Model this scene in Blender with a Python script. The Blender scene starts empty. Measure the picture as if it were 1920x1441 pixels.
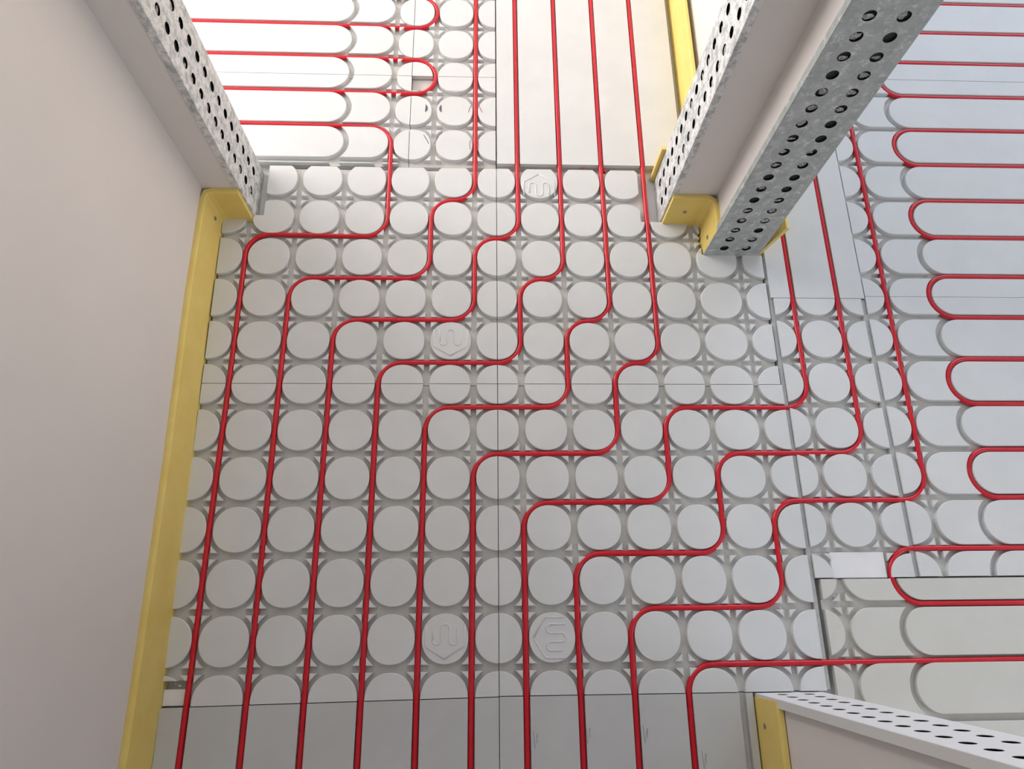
import bpy, bmesh, math, random
from mathutils import Matrix, Vector
random.seed(7)
scene = bpy.context.scene
COL = scene.collection

# ------------------------------------------------------------------ camera
cam_d = bpy.data.cameras.new('camera')
cam = bpy.data.objects.new('camera', cam_d)
COL.objects.link(cam)
cam.matrix_world = Matrix((
    (0.99913555, -0.00213922, -0.04151602, 0.51919702),
    (-0.01188711, 0.94227415, -0.33463131, -0.94704152),
    (0.03983533, 0.33483555, 0.94143417, 1.3821612),
    (0, 0, 0, 1)))
cam_d.sensor_fit = 'HORIZONTAL'
cam_d.sensor_width = 36.0
cam_d.lens = 1327.1 * 36.0 / 1920.0
cam_d.clip_start = 0.01
scene.camera = cam

# ------------------------------------------------------------------ light
world = bpy.data.worlds.new('daylight')
scene.world = world
world.use_nodes = True
bg = world.node_tree.nodes['Background']
bg.inputs['Color'].default_value = (0.86, 0.93, 1.0, 1)
bg.inputs['Strength'].default_value = 0.5


def window_light(name, loc, rot, sx, sy, power, col):
    d = bpy.data.lights.new(name, 'AREA')
    d.shape = 'RECTANGLE'
    d.size, d.size_y = sx, sy
    d.energy = power
    d.color = col
    o = bpy.data.objects.new(name, d)
    COL.objects.link(o)
    o.location = loc
    o.rotation_euler = rot
    return o


CEIL = 2.55
window_light('daylight_back_window', (-2.35, 2.55, 1.55), (-math.pi / 2, 0, 0), 1.4, 1.6, 50, (1.0, 0.985, 0.965))
window_light('daylight_left_window', (-3.15, 1.25, 1.55), (0, -math.pi / 2, 0), 1.6, 1.8, 74, (1.0, 0.985, 0.965))
window_light('daylight_right_room_window', (2.9, 2.55, 1.55), (-math.pi / 2, 0, 0), 2.6, 1.6, 39, (0.72, 0.83, 1.0))
window_light('daylight_side_window', (4.55, -2.2, 1.55), (0, math.pi / 2, 0), 1.6, 1.6, 21, (0.98, 0.985, 0.96))
window_light('added_fill_hall_end', (0.48, -2.96, 1.55), (math.pi / 2, 0, 0), 0.78, 1.55, 3.5, (0.92, 0.96, 1.0))  # weak fill light added at the unseen hall end to brighten the hall

scene.view_settings.view_transform = 'Standard'
scene.view_settings.look = 'None'
scene.view_settings.gamma = 1.0
scene.view_settings.use_curve_mapping = False
scene.view_settings.exposure = 0.31

# ------------------------------------------------------------------ materials


def new_mat(name):
    m = bpy.data.materials.new(name)
    m.use_nodes = True
    nt = m.node_tree
    return m, nt, nt.nodes['Principled BSDF']


def noise(nt, scale, detail=4.0, rough=0.6):
    tc = nt.nodes.new('ShaderNodeTexCoord')
    n = nt.nodes.new('ShaderNodeTexNoise')
    n.inputs['Scale'].default_value = scale
    n.inputs['Detail'].default_value = detail
    n.inputs['Roughness'].default_value = rough
    nt.links.new(tc.outputs['Object'], n.inputs['Vector'])
    return n


def ramp(nt, src, p0, c0, p1, c1):
    r = nt.nodes.new('ShaderNodeValToRGB')
    r.color_ramp.elements[0].position = p0
    r.color_ramp.elements[0].color = (*c0, 1)
    r.color_ramp.elements[1].position = p1
    r.color_ramp.elements[1].color = (*c1, 1)
    nt.links.new(src, r.inputs['Fac'])
    return r


def bump(nt, b, src, strength, dist):
    n = nt.nodes.new('ShaderNodeBump')
    n.inputs['Strength'].default_value = strength
    n.inputs['Distance'].default_value = dist
    nt.links.new(src, n.inputs['Height'])
    nt.links.new(n.outputs['Normal'], b.inputs['Normal'])


def matte(name, c0, c1, scale, rough=0.8, bs=0.0, bscale=60):
    m, nt, b = new_mat(name)
    n = noise(nt, scale)
    r = ramp(nt, n.outputs['Fac'], 0.35, c0, 0.65, c1)
    nt.links.new(r.outputs['Color'], b.inputs['Base Color'])
    b.inputs['Roughness'].default_value = rough
    b.inputs['Specular IOR Level'].default_value = 0.3
    if bs:
        n2 = noise(nt, bscale)
        bump(nt, b, n2.outputs['Fac'], bs, 0.002)
    return m


M = {}
M['gypsum'] = matte('gypsum_board', (0.715, 0.725, 0.73), (0.755, 0.765, 0.77), 9, 0.62, 0.06, 260)
M['gypsum_smooth'] = matte('smooth_grey_board', (0.58, 0.59, 0.59), (0.62, 0.63, 0.63), 7, 0.55, 0.04, 260)
M['gypsum_beige'] = matte('beige_board', (0.665, 0.66, 0.62), (0.705, 0.70, 0.66), 9, 0.62, 0.06, 260)
M['tray'] = matte('gypsum_groove', (0.66, 0.65, 0.62), (0.73, 0.72, 0.69), 30, 0.8, 0.15, 300)
M['subfloor'] = matte('white_subfloor', (0.74, 0.74, 0.745), (0.80, 0.80, 0.80), 12, 0.8)
M['wall'] = matte('drywall_paper', (0.785, 0.735, 0.705), (0.825, 0.775, 0.745), 2.2, 0.85, 0.04, 90)
M['ceil'] = matte('ceiling_paint', (0.74, 0.73, 0.72), (0.78, 0.77, 0.76), 2, 0.9)
M['dark'] = matte('hollow_shade', (0.03, 0.034, 0.034), (0.06, 0.06, 0.06), 40, 0.9)  # near-black colour for the painted shade behind the profile holes
M['joint'] = matte('grey_joint_foam', (0.47, 0.48, 0.47), (0.54, 0.55, 0.54), 60, 0.9)
M['white'] = matte('white_infill', (0.86, 0.86, 0.88), (0.90, 0.90, 0.92), 20, 0.8)
M['pen'] = matte('pencil_line', (0.16, 0.16, 0.18), (0.26, 0.26, 0.28), 200, 0.7)
M['bluepen'] = matte('dark_marker', (0.10, 0.12, 0.17), (0.20, 0.22, 0.27), 200, 0.7)
M['redpen'] = matte('red_marker', (0.45, 0.10, 0.10), (0.55, 0.2, 0.18), 200, 0.7)
M['plaster'] = matte('plaster_fill', (0.22, 0.22, 0.21), (0.60, 0.60, 0.58), 320, 0.95, 0.8, 400)

m, nt, b = new_mat('yellow_foam')
n = noise(nt, 14)
r = ramp(nt, n.outputs['Fac'], 0.3, (0.84, 0.63, 0.17), 0.7, (0.89, 0.70, 0.23))
nt.links.new(r.outputs['Color'], b.inputs['Base Color'])
b.inputs['Roughness'].default_value = 0.6
b.inputs['Subsurface Weight'].default_value = 0.15
b.inputs['Subsurface Radius'].default_value = (0.012, 0.009, 0.003)
n2 = noise(nt, 120)
bump(nt, b, n2.outputs['Fac'], 0.12, 0.002)
M['foam'] = m

m, nt, b = new_mat('red_pipe_plastic')
n = noise(nt, 25)
r = ramp(nt, n.outputs['Fac'], 0.3, (0.60, 0.006, 0.018), 0.7, (0.68, 0.010, 0.028))
nt.links.new(r.outputs['Color'], b.inputs['Base Color'])
b.inputs['Roughness'].default_value = 0.24
b.inputs['Specular IOR Level'].default_value = 0.5
M['pipe'] = m


def galvanized(name, plaster_lo, plaster_hi):
    m, nt, b = new_mat(name)
    n1 = noise(nt, 55, 6, 0.7)
    metal = ramp(nt, n1.outputs['Fac'], 0.3, (0.36, 0.39, 0.38), 0.7, (0.52, 0.55, 0.54))
    n2 = noise(nt, 60, 10, 0.8)
    msk = ramp(nt, n2.outputs['Fac'], plaster_lo, (0, 0, 0), plaster_hi, (1, 1, 1))
    mix = nt.nodes.new('ShaderNodeMixRGB')
    nt.links.new(msk.outputs['Color'], mix.inputs['Fac'])
    nt.links.new(metal.outputs['Color'], mix.inputs['Color1'])
    mix.inputs['Color2'].default_value = (0.82, 0.82, 0.82, 1)
    nt.links.new(mix.outputs['Color'], b.inputs['Base Color'])
    mt = ramp(nt, n2.outputs['Fac'], plaster_lo, (0.35, 0.35, 0.35), plaster_hi, (0, 0, 0))
    nt.links.new(mt.outputs['Color'], b.inputs['Metallic'])
    b.inputs['Roughness'].default_value = 0.55
    bump(nt, b, n2.outputs['Fac'], 0.35, 0.003)
    return m


M['galv'] = galvanized('galvanized_steel', 0.52, 0.66)
M['galv_plastered'] = galvanized('galvanized_steel_with_plaster', 0.42, 0.56)
M['galv_white'] = galvanized('plaster_coated_steel', 0.20, 0.34)
m, nt, b = new_mat('zinc_screw')
n = noise(nt, 300)
r = ramp(nt, n.outputs['Fac'], 0.3, (0.25, 0.26, 0.27), 0.7, (0.45, 0.46, 0.48))
nt.links.new(r.outputs['Color'], b.inputs['Base Color'])
b.inputs['Metallic'].default_value = 0.9
b.inputs['Roughness'].default_value = 0.4
M['screw'] = m

# ------------------------------------------------------------------ helpers


def link(name, verts, faces, mat, parent=None, smooth=False):
    me = bpy.data.meshes.new(name)
    me.from_pydata(verts, [], faces)
    me.update()
    if mat:
        me.materials.append(M[mat])
    if smooth:
        for p in me.polygons:
            p.use_smooth = True
    o = bpy.data.objects.new(name, me)
    COL.objects.link(o)
    if parent is not None:
        o.parent = parent
    return o


def tag(o, label=None, cat=None, group=None, kind=None):
    if label:
        o['label'] = label
    if cat:
        o['category'] = cat
    if group:
        o['group'] = group
    if kind:
        o['kind'] = kind
    return o


def empty(name, loc=(0, 0, 0)):
    o = bpy.data.objects.new(name, None)
    o.empty_display_size = 0.05
    COL.objects.link(o)
    o.location = loc
    return o


class MB:
    def __init__(self):
        self.v, self.f = [], []

    def add(self, verts, faces):
        k = len(self.v)
        self.v += [tuple(p) for p in verts]
        self.f += [tuple(i + k for i in f) for f in faces]

    def box(self, x0, y0, z0, x1, y1, z1):
        self.add([(x0, y0, z0), (x1, y0, z0), (x1, y1, z0), (x0, y1, z0),
                  (x0, y0, z1), (x1, y0, z1), (x1, y1, z1), (x0, y1, z1)],
                 [(0, 3, 2, 1), (4, 5, 6, 7), (0, 1, 5, 4), (1, 2, 6, 5), (2, 3, 7, 6), (3, 0, 4, 7)])

    def tube(self, pts, r, seg=8, caps=True):
        pts = [Vector(p) for p in pts]
        vs, fs = [], []
        n = len(pts)
        for i, p in enumerate(pts):
            a = pts[max(i - 1, 0)]
            c = pts[min(i + 1, n - 1)]
            t = (c - a).normalized()
            up = Vector((0, 0, 1)) if abs(t.z) < 0.9 else Vector((1, 0, 0))
            s = t.cross(up).normalized()
            u = s.cross(t).normalized()
            for k in range(seg):
                an = 2 * math.pi * k / seg
                vs.append(p + s * (r * math.cos(an)) + u * (r * math.sin(an)))
        for i in range(n - 1):
            for k in range(seg):
                k2 = (k + 1) % seg
                fs.append((i * seg + k, i * seg + k2, (i + 1) * seg + k2, (i + 1) * seg + k))
        if caps:
            fs.append(tuple(range(seg))[::-1])
            fs.append(tuple((n - 1) * seg + k for k in range(seg)))
        self.add(vs, fs)

    def build(self, name, mat, parent=None, smooth=False):
        return link(name, self.v, self.f, mat, parent, smooth)


# polygon = list of (x, y, flag); flag: the edge that starts here is a moulded
# (chamfered) edge; sawn edges made by clipping stay sharp
def hp_clip(poly, a, b, c):
    """keep a*x+b*y<=c"""
    out = []
    n = len(poly)
    for i in range(n):
        p, q = poly[i], poly[(i + 1) % n]
        dp = a * p[0] + b * p[1] - c
        dq = a * q[0] + b * q[1] - c
        if dp <= 0:
            out.append(p)
        if (dp <= 0) != (dq <= 0):
            t = dp / (dp - dq)
            x, y = p[0] + t * (q[0] - p[0]), p[1] + t * (q[1] - p[1])
            if dp <= 0:
                out.append((x, y, False))
            else:
                out.append((x, y, p[2]))
    # drop doubled points
    res = []
    for p in out:
        if not res or abs(p[0] - res[-1][0]) + abs(p[1] - res[-1][1]) > 1e-6:
            res.append(p)
    while len(res) > 1 and abs(res[0][0] - res[-1][0]) + abs(res[0][1] - res[-1][1]) <= 1e-6:
        res.pop()
    return res if len(res) > 2 else []


def area(poly):
    s = 0
    for i in range(len(poly)):
        p, q = poly[i], poly[(i + 1) % len(poly)]
        s += p[0] * q[1] - q[0] * p[1]
    return s / 2


def clip(poly, hps):
    for h in hps:
        if not poly:
            return []
        poly = hp_clip(poly, *h)
    if not poly or abs(area(poly)) < 4e-6:
        return []
    return poly


def rect_hp(x0, y0, x1, y1):
    return [(-1, 0, -x0), (1, 0, x1), (0, -1, -y0), (0, 1, y1)]


def rect_poly(x0, y0, x1, y1, flag=False):
    return [(x0, y0, flag), (x1, y0, flag), (x1, y1, flag), (x0, y1, flag)]


def inset(poly, d):
    n = len(poly)
    out = []
    for i in range(n):
        p0, p1, p2 = poly[i - 1], poly[i], poly[(i + 1) % n]
        e1 = Vector((p1[0] - p0[0], p1[1] - p0[1]))
        e2 = Vector((p2[0] - p1[0], p2[1] - p1[1]))
        if e1.length < 1e-9 or e2.length < 1e-9:
            out.append((p1[0], p1[1]))
            continue
        e1.normalize()
        e2.normalize()
        n1 = Vector((-e1.y, e1.x))
        n2 = Vector((-e2.y, e2.x))
        d1 = d if p0[2] else 0.0
        d2 = d if p1[2] else 0.0
        cr = e1.x * e2.y - e1.y * e2.x
        if abs(cr) < 0.02:
            m_ = (n1 * d1 + n2 * d2) * 0.5
        else:
            a_ = n1 * d1
            b_ = n2 * d2
            w = b_ - a_
            t = (w.x * e2.y - w.y * e2.x) / cr
            t = max(-0.004, min(0.004, t))
            m_ = a_ + e1 * t
        out.append((p1[0] + m_.x, p1[1] + m_.y))
    return out


TOP, GRV, BOT = 0.006, -0.0070, -0.019


def prism(mb, poly, z0, z1, bev=0.0010):
    if area(poly) < 0:
        # reverse, keeping edge flags with their edges
        n = len(poly)
        poly = [(poly[-i][0], poly[-i][1], poly[-i - 1][2]) for i in range(n)]
    n = len(poly)
    ins = inset(poly, bev)
    vs = [(p[0], p[1], z0) for p in poly] + [(p[0], p[1], z1 - bev) for p in poly] + [(p[0], p[1], z1) for p in ins]
    fs = []
    for i in range(n):
        j = (i + 1) % n
        fs.append((i, j, n + j, n + i))
        fs.append((n + i, n + j, 2 * n + j, 2 * n + i))
    fs.append(tuple(2 * n + i for i in range(n)))
    fs.append(tuple(range(n))[::-1])
    mb.add(vs, fs)


# ------------------------------------------------------------------ grid of the pipe channels
OFFC = {0: 2.7, 1: 4.6, 2: 5.2, 3: 4.3, 4: 3.0, 5: 0.5, 6: -0.9, 7: -3.0, 8: -5.4, 9: -7.4, 10: -10.1, 11: -7.7,
        12: 0.6, 13: 0.2, 14: 13.3, 15: 10.0, -1: 1.5}
OFFR = {'main': {-1: -12, 0: -13, 1: -11.5, 2: -12.3, 3: -11.3, 4: -8.3, 5: -5.7, 6: -3.0, 7: -1.0, 8: 0.2, 9: -0.1,
                 10: -0.2, 11: 0},
        'L': {-1: -9, -2: -9.7, -3: -9.5, -4: -3.9, -5: -3.9, -6: -2},
        'M': {-1: -13, -2: -15, -3: -17, -4: -14, -5: -12, -6: -10},
        'S': {2: -4, 3: -2, 4: -1.5, 5: -1, 6: 0, 7: 1, 8: 2, 9: 2},
        'R': {-6: 11.1, -5: 10.8, -4: 11.1, -3: 5.6, -2: 2.8, -1: 1.6, 0: 2.1, 1: 2.8, 2: 2.8, 3: 2.1, 4: 3.5, 5: 2.7,
              6: 4.1, 7: 5.0, 8: 5.3, 9: 2.1, 10: 3.6, 11: 4.0}}


def cx(i):
    return 0.1 * i + OFFC.get(i, 0) / 1000


def ry(zone, r):
    d = OFFR[zone]
    if r not in d:
        r2 = min(d, key=lambda k: abs(k - r))
        return -0.1 * r + d[r2] / 1000
    return -0.1 * r + d[r] / 1000


GH = 0.0063          # half width of a channel


def oval(x0, x1, y0, y1, n=36, e=2.14):
    mx, my = (x0 + x1) / 2, (y0 + y1) / 2
    a, b_ = (x1 - x0) / 2, (y1 - y0) / 2
    out = []
    for k in range(n):
        t = 2 * math.pi * k / n
        c, s = math.cos(t), math.sin(t)
        out.append((mx + a * math.copysign(abs(c) ** (2 / e), c), my + b_ * math.copysign(abs(s) ** (2 / e), s), True))
    return out


def disc_poly(i, r, zone):
    return oval(cx(i) + GH, cx(i + 1) - GH, ry(zone, r + 1) + GH, ry(zone, r) - GH)


RO = 0.0533          # outer radius of the ring channel round a disc


def stud_polys(i, r, zone, quads=(0, 1, 2, 3)):
    """four small three-cornered studs at a channel crossing"""
    X, Y = cx(i), ry(zone, r)
    out = []
    for q in quads:
        sx = 1 if q in (0, 3) else -1
        sy = 1 if q in (0, 1) else -1
        g = 0.0058
        L = 0.0200
        pts = [(g, g), (L, g)]
        a0 = math.atan2(g - 0.05, L - 0.05)
        a1 = math.atan2(L - 0.05, g - 0.05)
        if a1 > a0:
            a1 -= 2 * math.pi
        for k in range(1, 4):
            a = a0 + (a1 - a0) * k / 4
            pts.append((0.05 + RO * math.cos(a), 0.05 + RO * math.sin(a)))
        pts.append((g, L))
        out.append([(X + sx * p[0], Y + sy * p[1], True) for p in pts])
    return out


def arc(cx_, cy_, r, a0, a1, n):
    return [(cx_ + r * math.cos(a0 + (a1 - a0) * k / n), cy_ + r * math.sin(a0 + (a1 - a0) * k / n)) for k in
            range(n + 1)]


def tab_right(xc, r, zone, xend):
    """long tab open to the right, rounded left end; the turn channel's tip lies at xc"""
    y0, y1 = ry(zone, r + 1) + GH, ry(zone, r) - GH
    h = (y1 - y0) / 2
    my = (y0 + y1) / 2
    pts = arc(xc + GH + h, my, h, math.pi / 2, 3 * math.pi / 2, 18)
    return [(p[0], p[1], True) for p in pts] + [(xend, y0, True), (xend, y1, True)]


def tab_left(xc, r, zone, xend):
    y0, y1 = ry(zone, r + 1) + GH, ry(zone, r) - GH
    h = (y1 - y0) / 2
    my = (y0 + y1) / 2
    pts = arc(xc - GH - h, my, h, -math.pi / 2, math.pi / 2, 18)
    return [(p[0], p[1], True) for p in pts] + [(xend, y1, True), (xend, y0, True)]


def pill(i, xc, r, zone, side):
    """piece between channel column i and the curved turn channel at xc"""
    y0, y1 = ry(zone, r + 1) + GH, ry(zone, r) - GH
    h = (y1 - y0) / 2
    my = (y0 + y1) / 2
    ro = h + 2 * GH
    al = math.asin(h / ro)
    if side == 'R':      # convex end at left (column i), concave at right
        x0 = cx(i) + GH
        a = arc(x0 + h, my, h, math.pi / 2, 3 * math.pi / 2, 16)
        b_ = arc(xc + GH + h, my, ro, math.pi + al, math.pi - al, 14)
        return [(p[0], p[1], True) for p in a + b_]
    x0 = cx(i) - GH
    a = arc(x0 - h, my, h, -math.pi / 2, math.pi / 2, 16)
    b_ = arc(xc - GH - h, my, ro, al, -al, 14)
    return [(p[0], p[1], True) for p in a + b_]


EMB = [[(-0.037, 0), (-0.014, 0.038), (0.026, 0.038)], [(-0.037, 0), (-0.014, -0.038), (0.026, -0.038)]]


def serp():
    pts = [(0.026, 0.025)]
    ys = [0.0245, 0.0080, -0.0080, -0.0245]
    left, right = -0.003, 0.019
    pts.append((left, ys[0]))
    h = (ys[0] - ys[1]) / 2
    pts += arc(left, (ys[0] + ys[1]) / 2, h, math.pi / 2, 3 * math.pi / 2, 8)
    pts += arc(right, (ys[1] + ys[2]) / 2, h, math.pi / 2, -math.pi / 2, 8)
    pts += arc(left, (ys[2] + ys[3]) / 2, h, math.pi / 2, 3 * math.pi / 2, 8)
    pts.append((right, ys[3]))
    return pts


EMB.append(serp())


def emblem(parent, mx, my, ang):
    mb = MB()
    c, s = math.cos(ang), math.sin(ang)
    for line in EMB:
        mb.tube([(mx + 0.93 * (c * x - s * y), my + 0.93 * (s * x + c * y), TOP - 0.0004) for x, y in line], 0.0018, 8)
    mb.build('embossed_emblem', 'gypsum', parent, True)


def board(name, label, slab_polys, region, pieces, studs, emblems=None, group=None, slab_name='base_slab', top='gypsum'):
    """slab_polys: polygons of the base; region: list of convex half-plane lists that pieces are cut to;
    pieces: list of (part name, polygon, key)"""
    root = empty(name)
    tag(root, label, 'floor panel', group)
    mb = MB()
    for p in slab_polys:
        prism(mb, p, BOT, GRV, 0.0)
    mb.build(slab_name, 'tray', root)
    for pname, poly, key in pieces:
        mb = MB()
        ok = False
        for reg in region:
            q = clip(poly, reg)
            if q:
                prism(mb, q, GRV - 0.001, TOP)
                ok = True
        if ok:
            o = mb.build(pname, top, root)
            if emblems and key in emblems:
                xs = [p[0] for p in poly]
                ys = [p[1] for p in poly]
                emblem(o, (min(xs) + max(xs)) / 2, (min(ys) + max(ys)) / 2 - (0.013 if key[1] == -1 else 0), emblems[key])
    mb = MB()
    for poly in studs:
        for reg in region:
            q = clip(poly, reg)
            if q and abs(area(q)) > 1e-5:
                prism(mb, q, GRV - 0.001, TOP - 0.0015, 0.0006)
    if mb.v:
        o = mb.build('crossing_studs', top, root)
        tag(o, kind='stuff')
    return root


# ------------------------------------------------------------------ setting: floor and walls
def struct(name, mb, mat):
    return tag(mb.build(name, mat), kind='structure')


mb = MB()
mb.box(-3.4, -4.2, -0.12, 4.8, 2.8, BOT - 0.0004)
struct('floor', mb, 'subfloor')
mb = MB()
mb.box(-3.4, -4.2, CEIL, 4.8, 2.8, CEIL + 0.15)
struct('ceiling', mb, 'ceil')

ZB = BOT - 0.0004
WX = -0.0640          # drywall face of the hall's left wall (near its far end)


def wall_box(name, x0, y0, x1, y1, z1=CEIL):
    mb = MB()
    mb.box(x0, y0, ZB, x1, y1, z1)
    return struct(name, mb, 'wall')


# hall left wall: its face runs a little out of square
LW = [(-0.0560, -0.085), (-0.0560, -0.30), (-0.0480, -0.62), (-0.0430, -1.00), (-0.0400, -1.70)]   # foam face
FT = 0.0105                                                      # foam thickness
mb = MB()
vs = [(-0.20, -4.0), (LW[-1][0] - FT, -4.0)] + [(p[0] - FT - 0.0003, p[1]) for p in LW[::-1]] + [(LW[0][0] - FT - 0.0003, -0.060), (-0.20, -0.060)]
n = len(vs)
mb.add([(p[0], p[1], ZB) for p in vs] + [(p[0], p[1], CEIL) for p in vs],
       [tuple(range(n))[::-1], tuple(range(n, 2 * n))] + [(i, (i + 1) % n, n + (i + 1) % n, n + i) for i in range(n)])
struct('wall_left', mb, 'wall')
wall_box('wall_back_left', -3.2, -0.060, 0.006, 0.066)
wall_box('wall_back_right', 0.930, -0.060, 1.022, 0.056)
wall_box('wall_right', 1.022, -0.142, 1.128, 2.6)
# wall on the near side of the right doorway, end face a little out of plumb
mb = MB()
LEAN = 0.026
x0, x1, y0, y1 = 1.024, 1.131, -4.0, -1.0575
yt = y1 - LEAN * CEIL
mb.add([(x0, y0, ZB), (x1, y0, ZB), (x1, y1, ZB), (x0, y1, ZB), (x0, y0, CEIL), (x1, y0, CEIL), (x1, yt, CEIL),
        (x0, yt, CEIL)],
       [(0, 3, 2, 1), (4, 5, 6, 7), (0, 1, 5, 4), (1, 2, 6, 5), (2, 3, 7, 6), (3, 0, 4, 7)])
struct('wall_right_front', mb, 'wall')




def window_wall(name, axis, at, lo, hi, holes):
    """outer wall with window openings; axis 'y': plane Y=at running along X"""
    mb = MB()

    def bx(u0, u1, z0, z1):
        if axis == 'y':
            mb.box(u0, at, z0, u1, at + 0.15, z1)
        else:
            mb.box(at, u0, z0, at + 0.15, u1, z1)
    u = lo
    for (h0, h1) in holes:
        bx(u, h0, ZB, CEIL)
        bx(h0, h1, ZB, 0.72)
        bx(h0, h1, 2.38, CEIL)
        u = h1
    bx(u, hi, ZB, CEIL)
    struct(name, mb, 'wall')


window_wall('wall_back', 'y', 2.6, -3.2, 4.7, [(-3.10, -1.60), (1.55, 4.25)])
window_wall('wall_far_right', 'x', 4.6, -4.0, 2.6, [(-3.05, -1.35)])
window_wall('wall_far_left', 'x', -3.35, -0.060, 2.75, [(0.30, 2.20)])
wall_box('wall_front', -0.20, -4.15, 4.7, -4.0)
window_wall('wall_hall_end', 'y', -3.15, -0.05, 1.024, [(0.06, 0.90)])  # window opening added to go with the hall-end fill light
for i, (ax, c0, c1, at) in enumerate((('y', -3.10, -1.60, 2.66), ('y', 1.55, 4.25, 2.66), ('x', -3.05, -1.35, 4.66),
                                      ('x', 0.30, 2.20, -3.30), ('y', 0.06, 0.90, -3.10))):  # last frame sits in the added hall-end opening
    mb = MB()
    t = 0.05

    def bx(u0, u1, z0, z1):
        if ax == 'y':
            mb.box(u0, at, z0, u1, at + 0.05, z1)
        else:
            mb.box(at, u0, z0, at + 0.05, u1, z1)
    bx(c0, c1, 0.72, 0.72 + t)
    bx(c0, c1, 2.38 - t, 2.38)
    for u in (c0, (c0 + c1) / 2 - t / 2, c1 - t):
        bx(u, u + t, 0.72 + t, 2.38 - t)
    struct('window_%d' % (i + 1), mb, 'ceil')


# ------------------------------------------------------------------ perforated steel end profiles
def profile(name, label, mat, origin, U, N, u0, u1, holes_u, z_first, pitch, lean=None, zmax=CEIL - 0.002,
            rad=0.0096, fill=0.72, legs=(True, True), back=0.006):
    """steel channel closing a wall end. U: direction across the face, N: outward normal; the plate
    sits at origin + N*0, holes punched in columns holes_u"""
    U, N = Vector(U), Vector(N)
    O = Vector(origin)
    rnd = random.Random(name + label)

    def P(u, z, d=0.0):
        p = O + U * u + N * d
        if lean:
            p = p + Vector(lean) * z
        return (p.x, p.y, z)
    mb = MB()
    root = empty(name, (0, 0, 0))
    tag(root, label, 'metal profile', 'perforated wall end profiles')
    cuts = [u0] + [(holes_u[i] + holes_u[i + 1]) / 2 for i in range(len(holes_u) - 1)] + [u1]
    zs = []
    z = z_first
    while z + pitch / 2 < zmax:
        zs.append(z)
        z += pitch
    zlo = zs[0] - pitch / 2
    # solid foot below the first hole
    mb.add([P(u0, ZB), P(u1, ZB), P(u1, zlo), P(u0, zlo)], [(0, 1, 2, 3)])
    plaster = MB()
    S = 16
    for zi, zc in enumerate(zs):
        for ci, hu in enumerate(holes_u):
            a0, a1 = cuts[ci], cuts[ci + 1]
            b0, b1 = zc - pitch / 2, zc + pitch / 2
            outer, inner, back_ = [], [], []
            for k in range(S):
                an = 2 * math.pi * (k + 0.5) / S
                c, s = math.cos(an), math.sin(an)
                inner.append((hu + rad * c, zc + rad * s))
                # to the cell border along the ray
                tx = ((a1 - hu) if c > 0 else (hu - a0)) / max(abs(c), 1e-9)
                tz = ((b1 - zc) if s > 0 else (zc - b0)) / max(abs(s), 1e-9)
                t = min(tx, tz)
                outer.append((hu + t * c, zc + t * s))
            vs = [P(*p) for p in outer] + [P(*p) for p in inner] + [P(p[0], p[1], -0.0005) for p in inner]
            fs = []
            corners = [(a1, b1), (a0, b1), (a0, b0), (a1, b0)]
            base = len(vs)
            vs += [P(*p) for p in corners]
            for k in range(S):
                k2 = (k + 1) % S
                fs.append((S + k, k, k2, S + k2))
                fs.append((S + k2, 2 * S + k2, 2 * S + k, S + k))
                # fill the corner triangle where the border ray turns the corner
                pa, pb = outer[k], outer[k2]
                if abs(pa[0] - pb[0]) > 1e-7 and abs(pa[1] - pb[1]) > 1e-7:
                    ci2 = min(range(4), key=lambda q: (corners[q][0] - (pa[0] + pb[0]) / 2) ** 2 + (
                        corners[q][1] - (pa[1] + pb[1]) / 2) ** 2)
                    fs.append((k, base + ci2, k2))
            mb.add(vs, fs)
            # plaster squeezed into part of the holes
            if rnd.random() < fill:
                off = rnd.uniform(-0.004, 0.004)
                d = -rnd.uniform(0.002, 0.0045)
                hh = rnd.uniform(0.45, 1.0)
                pts = []
                for k in range(10):
                    an = 2 * math.pi * k / 10
                    rr = rad * rnd.uniform(0.55, 1.10)
                    pts.append(P(hu + off + rr * math.cos(an), zc - rad * (1 - hh) + rr * hh * math.sin(an), d))
                cc = P(hu + off, zc - rad * (1 - hh), d + 0.001)
                plaster.add(pts + [cc], [(k, (k + 1) % 10, 10) for k in range(10)])
    ztop = zs[-1] + pitch / 2
    mb.add([P(u0, ztop), P(u1, ztop), P(u1, zmax), P(u0, zmax)], [(0, 1, 2, 3)])
    mb.build('perforated_plate', mat, root)
    if plaster.v:
        o = plaster.build('plaster_in_holes', 'plaster', root)
        tag(o, kind='stuff')
    # side flanges wrapping the wall end
    for s_, uu, use in ((-1, u0, legs[0]), (1, u1, legs[1])):
        if not use:
            continue
        mb = MB()
        t = 0.0012
        e0, e1 = (uu - t, uu + 0.0088) if s_ < 0 else (uu - 0.0088, uu + t)
        depth = 0.014
        q = [P(e0, ZB, -0.0002), P(e1, ZB, -0.0002), P(e1, ZB, -depth), P(e0, ZB, -depth),
             P(e0, zmax, -0.0002), P(e1, zmax, -0.0002), P(e1, zmax, -depth), P(e0, zmax, -depth)]
        mb.add(q, [(0, 3, 2, 1), (4, 5, 6, 7), (0, 1, 5, 4), (1, 2, 6, 5), (2, 3, 7, 6), (3, 0, 4, 7)])
        mb.build('flange', mat, root)
    # dark sheet painting in the hollow's shade seen through the holes
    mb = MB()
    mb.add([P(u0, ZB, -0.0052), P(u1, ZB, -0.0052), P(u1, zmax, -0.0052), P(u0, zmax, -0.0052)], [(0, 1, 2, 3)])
    mb.build('hollow_shade_sheet', 'dark', root)
    return root


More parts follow.
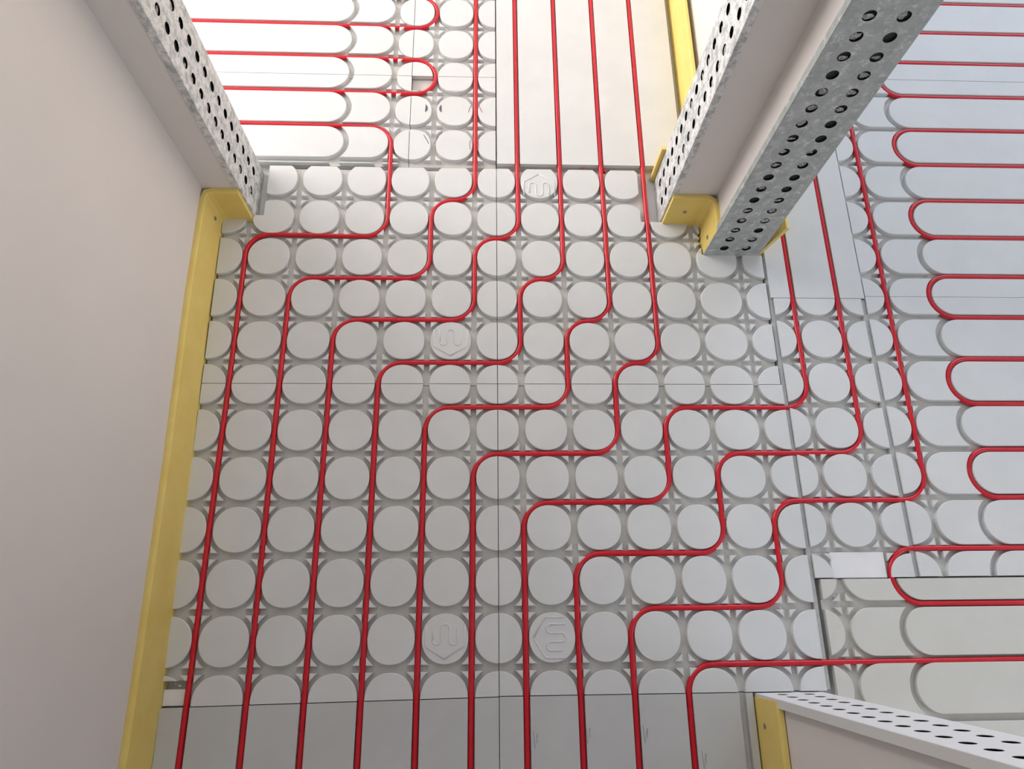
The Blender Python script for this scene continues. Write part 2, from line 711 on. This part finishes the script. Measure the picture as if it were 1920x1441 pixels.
profile('perforated_profile', 'perforated galvanized profile closing the wall end beside the left wall', 'galv_plastered',
        (0.0135, 0, 0), (0, 1, 0), (1, 0, 0), -0.0605, 0.0650, (-0.0235, 0.0255), 0.047, 0.0364)
profile('perforated_profile', 'plaster-flecked perforated profile on the narrow wall end right of the plain floor panel',
        'galv_plastered', (0.922, 0, 0), (0, -1, 0), (-1, 0, 0), -0.0550, 0.0605, (-0.0215, 0.0275), 0.032, 0.0364)
profile('perforated_profile', 'wide grey perforated profile facing the viewer on the pillar at upper right', 'galv',
        (0, -0.150, 0), (1, 0, 0), (0, -1, 0), 1.0135, 1.1360, (1.0495, 1.0985), 0.0365, 0.0364)
profile('perforated_profile', 'white plaster-coated perforated profile on the wall end at lower right', 'galv_white',
        (0, -1.0495, 0), (-1, 0, 0), (0, 1, 0), -1.1380, -1.0150, (-1.1010, -1.0520), 0.035, 0.0420, lean=(0, -LEAN, 0), fill=0.12)


# ------------------------------------------------------------------ yellow edge insulation strips
def strip(label, path, h=0.106, t=0.010, screws=(), tilt=0.0):
    """foam strip standing on edge along a floor path; path runs with its visible side on the right hand"""
    root = empty('edge_insulation_strip')
    tag(root, label, 'foam strip', 'yellow edge insulation strips')
    prof = [(0, -0.018), (tilt * 0.5, 0.05), (tilt, h - 0.004), (tilt - 0.002, h - 0.001), (tilt - 0.005, h),
            (tilt - t, h + 0.0003), (-t, -0.018)]
    vs, fs = [], []
    n = len(path)
    pts = [Vector((p[0], p[1])) for p in path]
    for i, p in enumerate(pts):
        d1 = (pts[i] - pts[i - 1]).normalized() if i else (pts[1] - pts[0]).normalized()
        d2 = (pts[i + 1] - pts[i]).normalized() if i < n - 1 else d1
        n1 = Vector((d1.y, -d1.x))
        n2 = Vector((d2.y, -d2.x))
        m_ = (n1 + n2)
        m_ = m_ / max(0.3, 1 + n1.dot(n2))
        for o_, z in prof:
            vs.append((p.x + m_.x * o_, p.y + m_.y * o_, z))
    k = len(prof)
    for i in range(n - 1):
        for j in range(k):
            j2 = (j + 1) % k
            fs.append((i * k + j, i * k + j2, (i + 1) * k + j2, (i + 1) * k + j))
    fs.append(tuple(range(k)))
    fs.append(tuple((n - 1) * k + j for j in range(k))[::-1])
    o = link('foam_band', vs, fs, 'foam', root)
    for (p, nrm) in screws:
        mb = MB()
        P0 = Vector(p)
        N_ = Vector(nrm).normalized()
        A = N_.cross(Vector((0, 0, 1))).normalized()
        B = Vector((0, 0, 1))
        S = 14
        vs = []
        for rr, dd in ((0.0045, 0.0), (0.0045, 0.0012), (0.0032, 0.0016), (0.0018, 0.0016)):
            for q in range(S):
                an = 2 * math.pi * q / S
                vs.append(P0 + A * rr * math.cos(an) + B * rr * math.sin(an) + N_ * dd)
        vs.append(P0 + N_ * 0.0004)
        fs = []
        for g in range(3):
            for q in range(S):
                fs.append((g * S + q, g * S + (q + 1) % S, (g + 1) * S + (q + 1) % S, (g + 1) * S + q))
        for q in range(S):
            fs.append((3 * S + q, 3 * S + (q + 1) % S, 4 * S))
        mb.add(vs, fs)
        mb.build('screw', 'screw', root)
    return root


strip('yellow foam strip along the foot of the long left wall, bent round its far corner',
      ([(0.0085, -0.0710), (-0.044, -0.0710), (-0.053, -0.074)] + LW)[::-1], t=FT,
      screws=[((-0.0552, -0.095, 0.045), (1, 0, 0))])
strip('yellow foam strip folded into the inner corner of the pillar at upper right',
      [(0.9260, -0.0705), (1.0, -0.0705), (1.0105, -0.078), (1.0120, -0.09), (1.0120, -0.1465)][::-1][::-1],
      screws=[((0.9640, -0.0707, 0.055), (0, -1, 0)), ((1.0117, -0.128, 0.045), (-1, 0, 0))])
strip('thin sliver of yellow foam leaning off the far right side of the grey pillar',
      [(1.1385, -0.147), (1.1385, 0.35)], h=0.115, t=0.008, tilt=0.026)
strip('pale yellow foam strip along the wall behind the narrow wall end at the top',
      [(0.9990, 2.55), (1.0020, 0.068)][::1], h=0.10, t=0.009)
strip('short yellow foam end peeping out behind the narrow perforated wall end',
      [(1.0, 0.0680), (0.9130, 0.0680)], h=0.10, t=0.009)
strip('yellow foam strip at the foot of the wall end at lower right',
      [(1.0120, -1.0560), (1.0120, -1.80)][::1], h=0.106,
      screws=[((1.0117, -1.100, 0.040), (-1, 0, 0))])

# ------------------------------------------------------------------ floor heating boards
XA0, XS, XB1 = -0.0500, 0.5500, 1.1440
G = 0.0007


def hline(xa, ya, xb, yb, keep):
    """half plane of the line through two points; keep 'above' or 'below'"""
    a, b = -(yb - ya), (xb - xa)
    c = a * xa + b * ya
    # b>0 : points above have a*x+b*y > c
    return (a, b, c) if keep == 'below' else (-a, -b, -c)


def discs(i0, i1, r0, r1, zone, skip=()):
    return [('node_disc', disc_poly(i, r, zone), (i, r)) for r in range(r0, r1) for i in range(i0, i1) if
            (i, r) not in skip]


def studs(i0, i1, r0, r1, zone, skip=()):
    out = []
    for r in range(r0, r1):
        for i in range(i0, i1):
            if (i, r) not in skip:
                out += stud_polys(i, r, zone)
    return out


UP_, DN_, LT_ = -math.pi / 2, math.pi / 2, 0.0
ytop = 0.0715
ym = -0.4565
wallhp = hline(-0.0550, -0.06, -0.0425, -1.06, 'above')      # right of the left wall's foam
# keep points to the right of the wall line
wallhp = (-1.0, -(-0.0425 + 0.0550) / (-1.06 + 0.06) * -1.0 * -1.0, 0)
k_ = (-0.0425 + 0.0550) / (-1.0)         # dx/dy
wallhp = (-1.0, k_, -(-0.0550 - k_ * -0.06))
notchA = (0.0330, -0.0600)

# far left board
regA = [rect_hp(notchA[0], notchA[1], XS - G, ytop), [wallhp] + rect_hp(-0.2, ym + G, XS - G, notchA[1])]
slabA = [clip(rect_poly(-1, -2, 2, 2), r) for r in regA]
board('heating_board', 'grooved board with round nodes in the middle left, notched round the wall corner', slabA, regA,
      discs(-1, 6, -1, 5, 'main'), studs(0, 6, 0, 5, 'main'), {(4, 3): DN_}, 'floor heating boards')
# far right board, cut round the narrow wall end and the pillar
regB = [rect_hp(XS + G, -0.0660, 0.8770, ytop), rect_hp(XS + G, -0.1490, 1.0085, -0.0660),
        rect_hp(XS + G, ym + G, XB1, -0.1490)]
slabB = [clip(rect_poly(-1, -2, 2, 2), r) for r in
         [rect_hp(XS + G, -0.0660, 0.9040, ytop), regB[1], regB[2]]]
board('heating_board', 'grooved board with round nodes in the middle, cut round the pillar foot', slabB, regB,
      discs(5, 12, -1, 5, 'main'), studs(6, 12, 0, 5, 'main'), {(6, -1): UP_}, 'floor heating boards')
# near left board, seam below it runs slightly askew, one corner broken out
botC = hline(-0.05, -1.0575, XS, -1.0485, 'above')
regC = [[wallhp, botC] + rect_hp(-0.2, -1.0150, XS - G, ym - G), [botC] + rect_hp(0.0030, -1.2, XS - G, -1.0150)]
slabC = [clip(rect_poly(-1, -2, 2, 2), r) for r in regC]
board('heating_board', 'grooved board with round nodes at lower left, one corner broken out by the wall', slabC, regC,
      discs(-1, 6, 4, 11, 'main'), studs(0, 6, 5, 11, 'main'), {(4, 9): DN_}, 'floor heating boards')
# near right board
regD = [rect_hp(XS + G, -1.0475, XB1 + 0.003, ym - G)]
slabD = [clip(rect_poly(-1, -2, 2, 2), r) for r in regD]
board('heating_board', 'grooved board with round nodes at lower centre right, beside the lower wall end', slabD, regD,
      discs(5, 12, 4, 11, 'main'), studs(6, 12, 5, 11, 'main'), {(6, 9): LT_}, 'floor heating boards')


def plain_board(label, reg, cols, xlo, xhi, ylo, yhi, top='gypsum'):
    edges = [xlo] + [c for i in cols for c in (cx(i) - GH, cx(i) + GH)] + [xhi]
    pcs = []
    for k in range(0, len(edges), 2):
        if edges[k + 1] > edges[k]:
            pcs.append(('board_strip', [(p[0], p[1], p[2]) for p in rect_poly(edges[k], ylo, edges[k + 1], yhi)], None))
    slab = [clip(rect_poly(-3, -3, 4, 4), r) for r in reg]
    return board('heating_board', label, slab, reg, pcs, [], None, 'floor heating boards', top=top)


topE = hline(-0.05, -1.0590, XS, -1.0500, 'below')
EB = plain_board('smooth board with straight pipe grooves along the bottom edge, at the left wall',
                 [[topE, wallhp] + rect_hp(-0.2, -1.66, XS - G, 0)], range(0, 6), -0.2, XS, -1.7, -1.0, 'gypsum_smooth')
FB = plain_board('smooth board with straight pipe grooves at the bottom edge, left of the lower wall end',
                 [rect_hp(XS + G, -1.66, 1.0090, -1.0490)], range(6, 11), XS, 1.1, -1.7, -1.0, 'gypsum_smooth')
YU = 0.0860
UB = plain_board('smooth pale board with four straight pipes at the top centre',
                 [rect_hp(XS + 0.0015, YU, 0.9870, 0.96)], range(6, 10), XS, 1.1, 0.0, 1.0)
# upper left: boards with the pipe turns
XM = 0.3465
Y3 = 0.3360
for nm, ya, yb, rr in (('board with long rounded tongues at upper left, below the cross seam', YU - 0.004, Y3 - G, range(-4, 0)),
                       ('board with long rounded tongues at the top left corner', Y3 + G, 0.96, range(-10, -3))):
    reg = [rect_hp(-0.90, ya, XM - G, yb)]
    pcs, st = [], []
    for r in rr:
        pcs.append(('long_tongue', tab_left(cx(2) - 0.004, r, 'L', -1.0), None))
        pcs.append(('short_tongue', pill(3, cx(2) - 0.004, r, 'L', 'L'), None))
        pcs.append(('node_disc', disc_poly(3, r, 'M'), None))
        st += stud_polys(3, r, 'L')
    board('heating_board', nm, [clip(rect_poly(-3, -3, 4, 4), reg[0])], reg, pcs, st, None, 'floor heating boards')
for nm, ya, yb, rr, reg2 in (
        ('narrow strip board with felt-pen marks on its nodes, upper centre left', YU - 0.004, Y3 - G, range(-4, 0), True),
        ('narrow strip board with round nodes at the very top, left of the smooth pale board', Y3 + G, 0.96, range(-10, -3),
         False)):
    full = rect_hp(XM + G, ya, XS - 0.0015, yb)
    if reg2:
        reg = [rect_hp(XM + G, ya, XS - 0.0015, 0.2920), rect_hp(0.4040, 0.2920, XS - 0.0015, yb)]
    else:
        reg = [full]
    o = board('heating_board', nm, [clip(rect_poly(-3, -3, 4, 4), full)], reg,
              [p for r in rr for p in discs(3, 6, r, r + 1, 'M')], [s for r in rr for s in studs(4, 6, r, r + 1, 'M')],
              None, 'floor heating boards')
    if reg2:
        MARK = o

# strip of boards beside the right doorway
SB1 = plain_board('smooth grey-blue strip board with two straight pipes behind the pillar',
                  [rect_hp(1.1510, -0.2540, 1.3610, 0.90)], (12, 13), 1.0, 1.5, -0.5, 1.0)
regS = [rect_hp(1.1570, -0.8005, 1.3525, -0.2555), rect_hp(1.1570, -0.8490, 1.1935, -0.8000),
        rect_hp(1.3020, -0.8490, 1.3525, -0.8000)]
board('heating_board', 'narrow strip board with round nodes in the right doorway, a piece sawn out',
      [clip(rect_poly(-3, -3, 4, 4), r) for r in regS], regS, discs(11, 14, 2, 9, 'S'), studs(12, 14, 3, 9, 'S'), None,
      'floor heating boards')
# right room boards
XR = 2.25
for nm, ya, yb, rr in (('board with rounded tongues in the right room, top right corner', 0.3555, 0.95, range(-10, -3)),
                       ('board with rounded tongues in the right room, beside the pillar', -0.2490, 0.3540, range(-4, 3)),
                       ('board with rounded tongues at the right edge, middle of the picture', -0.8480, -0.2500, range(2, 9))):
    reg = [rect_hp(1.3635, ya, XR, yb)]
    pcs, st = [], []
    for r in rr:
        pcs.append(('node_disc', disc_poly(13, r, 'R'), None))
        pcs.append(('short_tongue', pill(14, cx(15), r, 'R', 'R'), None))
        pcs.append(('long_tongue', tab_right(cx(15), r, 'R', XR + 0.1), None))
        st += stud_polys(14, r, 'R')
    board('heating_board', nm, [clip(rect_poly(-3, -3, 4, 4), reg[0])], reg, pcs, st, None, 'floor heating boards')
OFFC[12] = 4.5
OFFC[13] = 9.5
reg = [rect_hp(1.1660, -1.66, XR, -0.8515)]
pcs, st = [], []
for r in range(8, 17):
    pcs.append(('node_disc', disc_poly(11, r, 'R'), None))
    pcs.append(('short_tongue', pill(12, cx(13), r, 'R', 'R'), None))
    pcs.append(('long_tongue', tab_right(cx(13), r, 'R', XR + 0.1), None))
    st += stud_polys(12, r, 'R')
board('heating_board', 'board with rounded tongues at lower right, above the lower wall end', [clip(rect_poly(-3, -3, 4, 4), reg[0])], reg,
      pcs, st, None, 'floor heating boards', top='gypsum_beige')
X13B = cx(13)
OFFC[12], OFFC[13] = 0.6, 0.2


# ------------------------------------------------------------------ joint strips and white infill
def solid(name, label, cat, mat, x0, y0, x1, y1, z1):
    mb = MB()
    prism(mb, rect_poly(x0, y0, x1, y1, True), BOT, z1, 0.0008)
    return tag(mb.build(name, mat), label, cat)


solid('joint_strip', 'grey joint strip between the middle boards and the doorway strip board', 'joint strip', 'joint',
      1.1478, -1.046, 1.1562, -0.150, 0.0015)
solid('joint_strip', 'grey joint strip between the doorway strip board and the right room boards', 'joint strip', 'joint',
      1.3532, -0.848, 1.3628, -0.2560, 0.0015)
solid('infill_block', 'white block filling the cut-out beside the pipe bend in the right doorway', 'infill', 'white',
      1.1945, -0.8495, 1.3010, -0.8010, 0.0005)
solid('infill_block', 'small white patch in the broken board corner at the lower left wall', 'infill', 'white',
      -0.0425, -1.0560, 0.0020, -1.0290, -0.0010)

# ------------------------------------------------------------------ pen marks on the boards
def scribble(parent, name, mat, lines, w=0.0009):
    mb = MB()
    for ln in lines:
        mb.tube([(x, y, TOP + 0.0001) for x, y in ln], w, 5)
    return mb.build(name, mat, parent)


for (x, y, dx) in ((0.385, 0.240, 1), (0.4165, 0.240, -1)):
    for q in range(4):
        scribble(MARK, 'marker_stroke', 'bluepen',
                 [[(x + dx * (0.001 * q - 0.002), y + 0.010 - 0.002 * q), (x + dx * (0.0012 * q - 0.003), y - 0.010 + 0.0015 * q)]], 0.0011)
scribble(MARK, 'marker_stroke', 'bluepen', [[(0.380, 0.163), (0.386, 0.152), (0.392, 0.139)]], 0.0008)
scribble(MARK, 'marker_stroke', 'bluepen', [[(0.413, 0.158), (0.408, 0.147), (0.4045, 0.138)]], 0.0008)
for ln in ([(0.4915, 0.252), (0.486, 0.240), (0.484, 0.230)], [(0.508, 0.253), (0.512, 0.242), (0.517, 0.231)],
           [(0.489, 0.150), (0.4875, 0.138), (0.489, 0.124)], [(0.5075, 0.148), (0.5085, 0.136), (0.506, 0.122)]):
    scribble(MARK, 'marker_stroke', 'redpen', [ln], 0.0008)
for bx_, x, y in ((FB, 0.613, -1.120), (FB, 0.706, -1.113), (FB, 0.808, -1.115), (FB, 0.909, -1.157)):
    scribble(bx_, 'pencil_mark', 'pen',
             [[(x - 0.003, y + 0.016), (x - 0.001, y - 0.013), (x + 0.004, y + 0.011), (x + 0.004, y - 0.004)]], 0.0004)

# ------------------------------------------------------------------ red heating pipes
PR = 0.0053


def pipe_path(corners, rad=0.05):
    pts = []
    n = len(corners)
    V = [Vector((c[0], c[1], 0)) for c in corners]
    for i in range(n):
        if i in (0, n - 1):
            pts.append(V[i])
            continue
        d1 = (V[i - 1] - V[i])
        d2 = (V[i + 1] - V[i])
        l1 = d1.length * (0.5 if i > 1 else 1)
        l2 = d2.length * (0.5 if i < n - 2 else 1)
        r = min(rad, l1, l2)
        d1.normalize()
        d2.normalize()
        a, b = V[i] + d1 * r, V[i] + d2 * r
        c = V[i] + d1 * r + d2 * r
        N = 12
        for k in range(N + 1):
            t = k / N * math.pi / 2
            pts.append(c - d2 * r * math.cos(t) - d1 * r * math.sin(t))
    # straight runs: subdivide
    out = [pts[0]]
    for p in pts[1:]:
        q = out[-1]
        L = (p - q).length
        m_ = int(L / 0.06)
        for k in range(1, m_ + 1):
            out.append(q.lerp(p, k / (m_ + 1)))
        if L > 1e-5:
            out.append(p)
    return out


def pipe(label, corners):
    pts = pipe_path(corners)
    ph = random.uniform(0, 6)
    res = []
    s = 0
    for i, p in enumerate(pts):
        if i:
            s += (p - pts[i - 1]).length
        res.append((p.x + 0.0005 * math.sin(s * 9 + ph), p.y + 0.0005 * math.cos(s * 7 + ph), 0.0006 * math.sin(s * 11 + ph)))
    mb = MB()
    mb.tube(res, PR, 14)
    o = mb.build('heating_pipe', 'pipe', None, True)
    return tag(o, label, 'pipe', 'red floor heating pipes')


m_ = lambda r: ry('main', r)
YB, YT = -1.66, 0.95
l2 = ry('L', -2)
pipe('red pipe nearest the left wall, entering from the upper left room',
     [(-0.85, l2 + 0.015), (cx(3), l2 - 0.003), (cx(3) + 0.001, m_(1) + 0.003), (cx(0), m_(1) + 0.006), (cx(0) - 0.004, YB)])
pipe('red pipe second from the left wall, passing the felt-pen marked nodes at the top',
     [(cx(5), YT), (cx(5), m_(0)), (cx(4), m_(0)), (cx(4), m_(2)), (cx(1), m_(2)), (cx(1), YB)])
pipe('red pipe third from the left wall, leftmost of the four on the smooth top board',
     [(cx(6) - 0.002, YT), (cx(6), m_(1)), (cx(5), m_(1)), (cx(5), m_(3)), (cx(2), m_(3)), (cx(2), YB)])
pipe('red pipe fourth from the left wall, second of the four on the smooth top board',
     [(cx(7), YT), (cx(7), m_(2)), (cx(6), m_(2)), (cx(6), m_(4)), (cx(3), m_(4)), (cx(3), YB)])
pipe('red pipe fifth from the left wall, third of the four on the smooth top board',
     [(cx(8), YT), (cx(8), m_(3)), (cx(7), m_(3)), (cx(7), m_(5)), (cx(4), m_(5)), (cx(4), YB)])
pipe('red pipe just left of the narrow wall end, rightmost on the smooth top board',
     [(cx(9) + 0.001, YT), (cx(9), m_(4)), (cx(8), m_(4)), (cx(8), m_(6)), (cx(5), m_(6)), (cx(5), YB)])
pipe('red pipe emerging close beside the pillar on its right, stepping left in two turns',
     [(cx(12), 0.85), (cx(12), m_(5)), (cx(9), m_(5)), (cx(9), m_(7)), (cx(6), m_(7)), (cx(6), YB)])
pipe('red pipe on the right of the smooth strip board behind the pillar, stepping left',
     [(cx(13), 0.85), (cx(13), m_(6)), (cx(10), m_(6)), (cx(10), m_(8)), (cx(7), m_(8)), (cx(7), YB)])
pipe('red pipe running along the row of rounded tongues in the right room, then stepping left',
     [(cx(14), 0.85), (cx(14), ry('R', 7) - 0.004), (cx(11), m_(7)), (cx(11), m_(9)), (cx(8), m_(9)), (cx(8), YB)])
pipe('red pipe entering at the right edge just above the lower wall end',
     [(XR, ry('R', 10)), (1.6, ry('R', 10) - 0.002), (cx(9) + 0.001, m_(10)), (cx(9), YB)])
names = {-6: 'red pipe loop at the top right corner, partly behind the pillar',
         -4: 'red pipe loop just right of the grey pillar, its bend hidden by it',
         -2: 'red pipe loop in the right room, first full bend below the pillar edge',
         0: 'red pipe loop in the right room, second full bend from the top',
         2: 'red pipe loop in the right room, third full bend from the top',
         4: 'red pipe loop in the right room, fourth full bend from the top',
         6: 'red pipe loop in the right room, fifth bend, lowest above the sawn seam'}
for r, lb in names.items():
    a, b = ry('R', r), ry('R', r + 1)
    pipe(lb, [(XR, a), (cx(15), a), (cx(15), b), (XR, b)])
pipe('red pipe loop bending beside the white cut-out in the right doorway',
     [(XR, ry('R', 8)), (X13B - 0.001, ry('R', 8)), (X13B - 0.001, ry('R', 9)), (XR, ry('R', 9))])
for r, lb in ((-4, 'red pipe loop in the upper left room, bending round a broken-out node'),
              (-6, 'red pipe loop at the very top of the upper left room')):
    a, b = ry('M', r), ry('M', r + 1)
    a2, b2 = ry('L', r), ry('L', r + 1)
    pipe(lb, [(-0.85, a2 + 0.012), (0.25, a2 - 0.004), (cx(4), a + 0.002), (cx(4), b + 0.002), (0.25, b2 - 0.004), (-0.85, b2 + 0.012)])

# ------------------------------------------------------------------ small debris
CRUMBS = [(0.495, -0.711), (0.412, -0.226), (0.482, -0.435), (0.797, -0.284), (1.026, -0.905), (1.088, -0.905),
          (0.958, -0.905), (-0.02, -1.02), (0.320, -0.895), (0.222, -0.795), (0.596, -0.898), (1.190, -0.885),
          (0.693, -0.902), (0.205, -0.715), (0.560, -0.475)]
mb = MB()
rnd = random.Random(3)
for (x, y) in CRUMBS:
    for q in range(3):
        px, py, r = x + rnd.uniform(-0.006, 0.006), y + rnd.uniform(-0.004, 0.004), rnd.uniform(0.0010, 0.0026)
        vs = [(px + r * rnd.uniform(0.6, 1.3) * math.cos(a), py + r * rnd.uniform(0.6, 1.3) * math.sin(a), z) for z in
              (GRV, GRV + 1.2 * r) for a in (0.2, 1.4, 2.7, 3.9, 5.2)]
        vs.append((px, py, GRV + 2.2 * r))
        mb.add(vs, [(k, (k + 1) % 5, 5 + (k + 1) % 5, 5 + k) for k in range(5)] + [(5 + k, 5 + (k + 1) % 5, 10) for k in range(5)])
for x, lb in ((0.752, 'tiny red plastic chip in the joint below the smooth top board, clear of the pipes'),
              (0.8035, 'tiny red plastic chip in the joint, touching the third pipe on the smooth top board')):
    cb = MB()
    prism(cb, [(x - 0.004, 0.0740, True), (x + 0.003, 0.0735, True), (x + 0.0045, 0.0795, True), (x - 0.003, 0.0810, True)], BOT, -0.001, 0.0008)
    tag(cb.build('plastic_chip', 'pipe'), lb, 'chip', 'red plastic chips')
tag(mb.build('plaster_crumbs', 'white'), 'scattered white plaster crumbs lying in the board grooves', 'debris', kind='stuff')
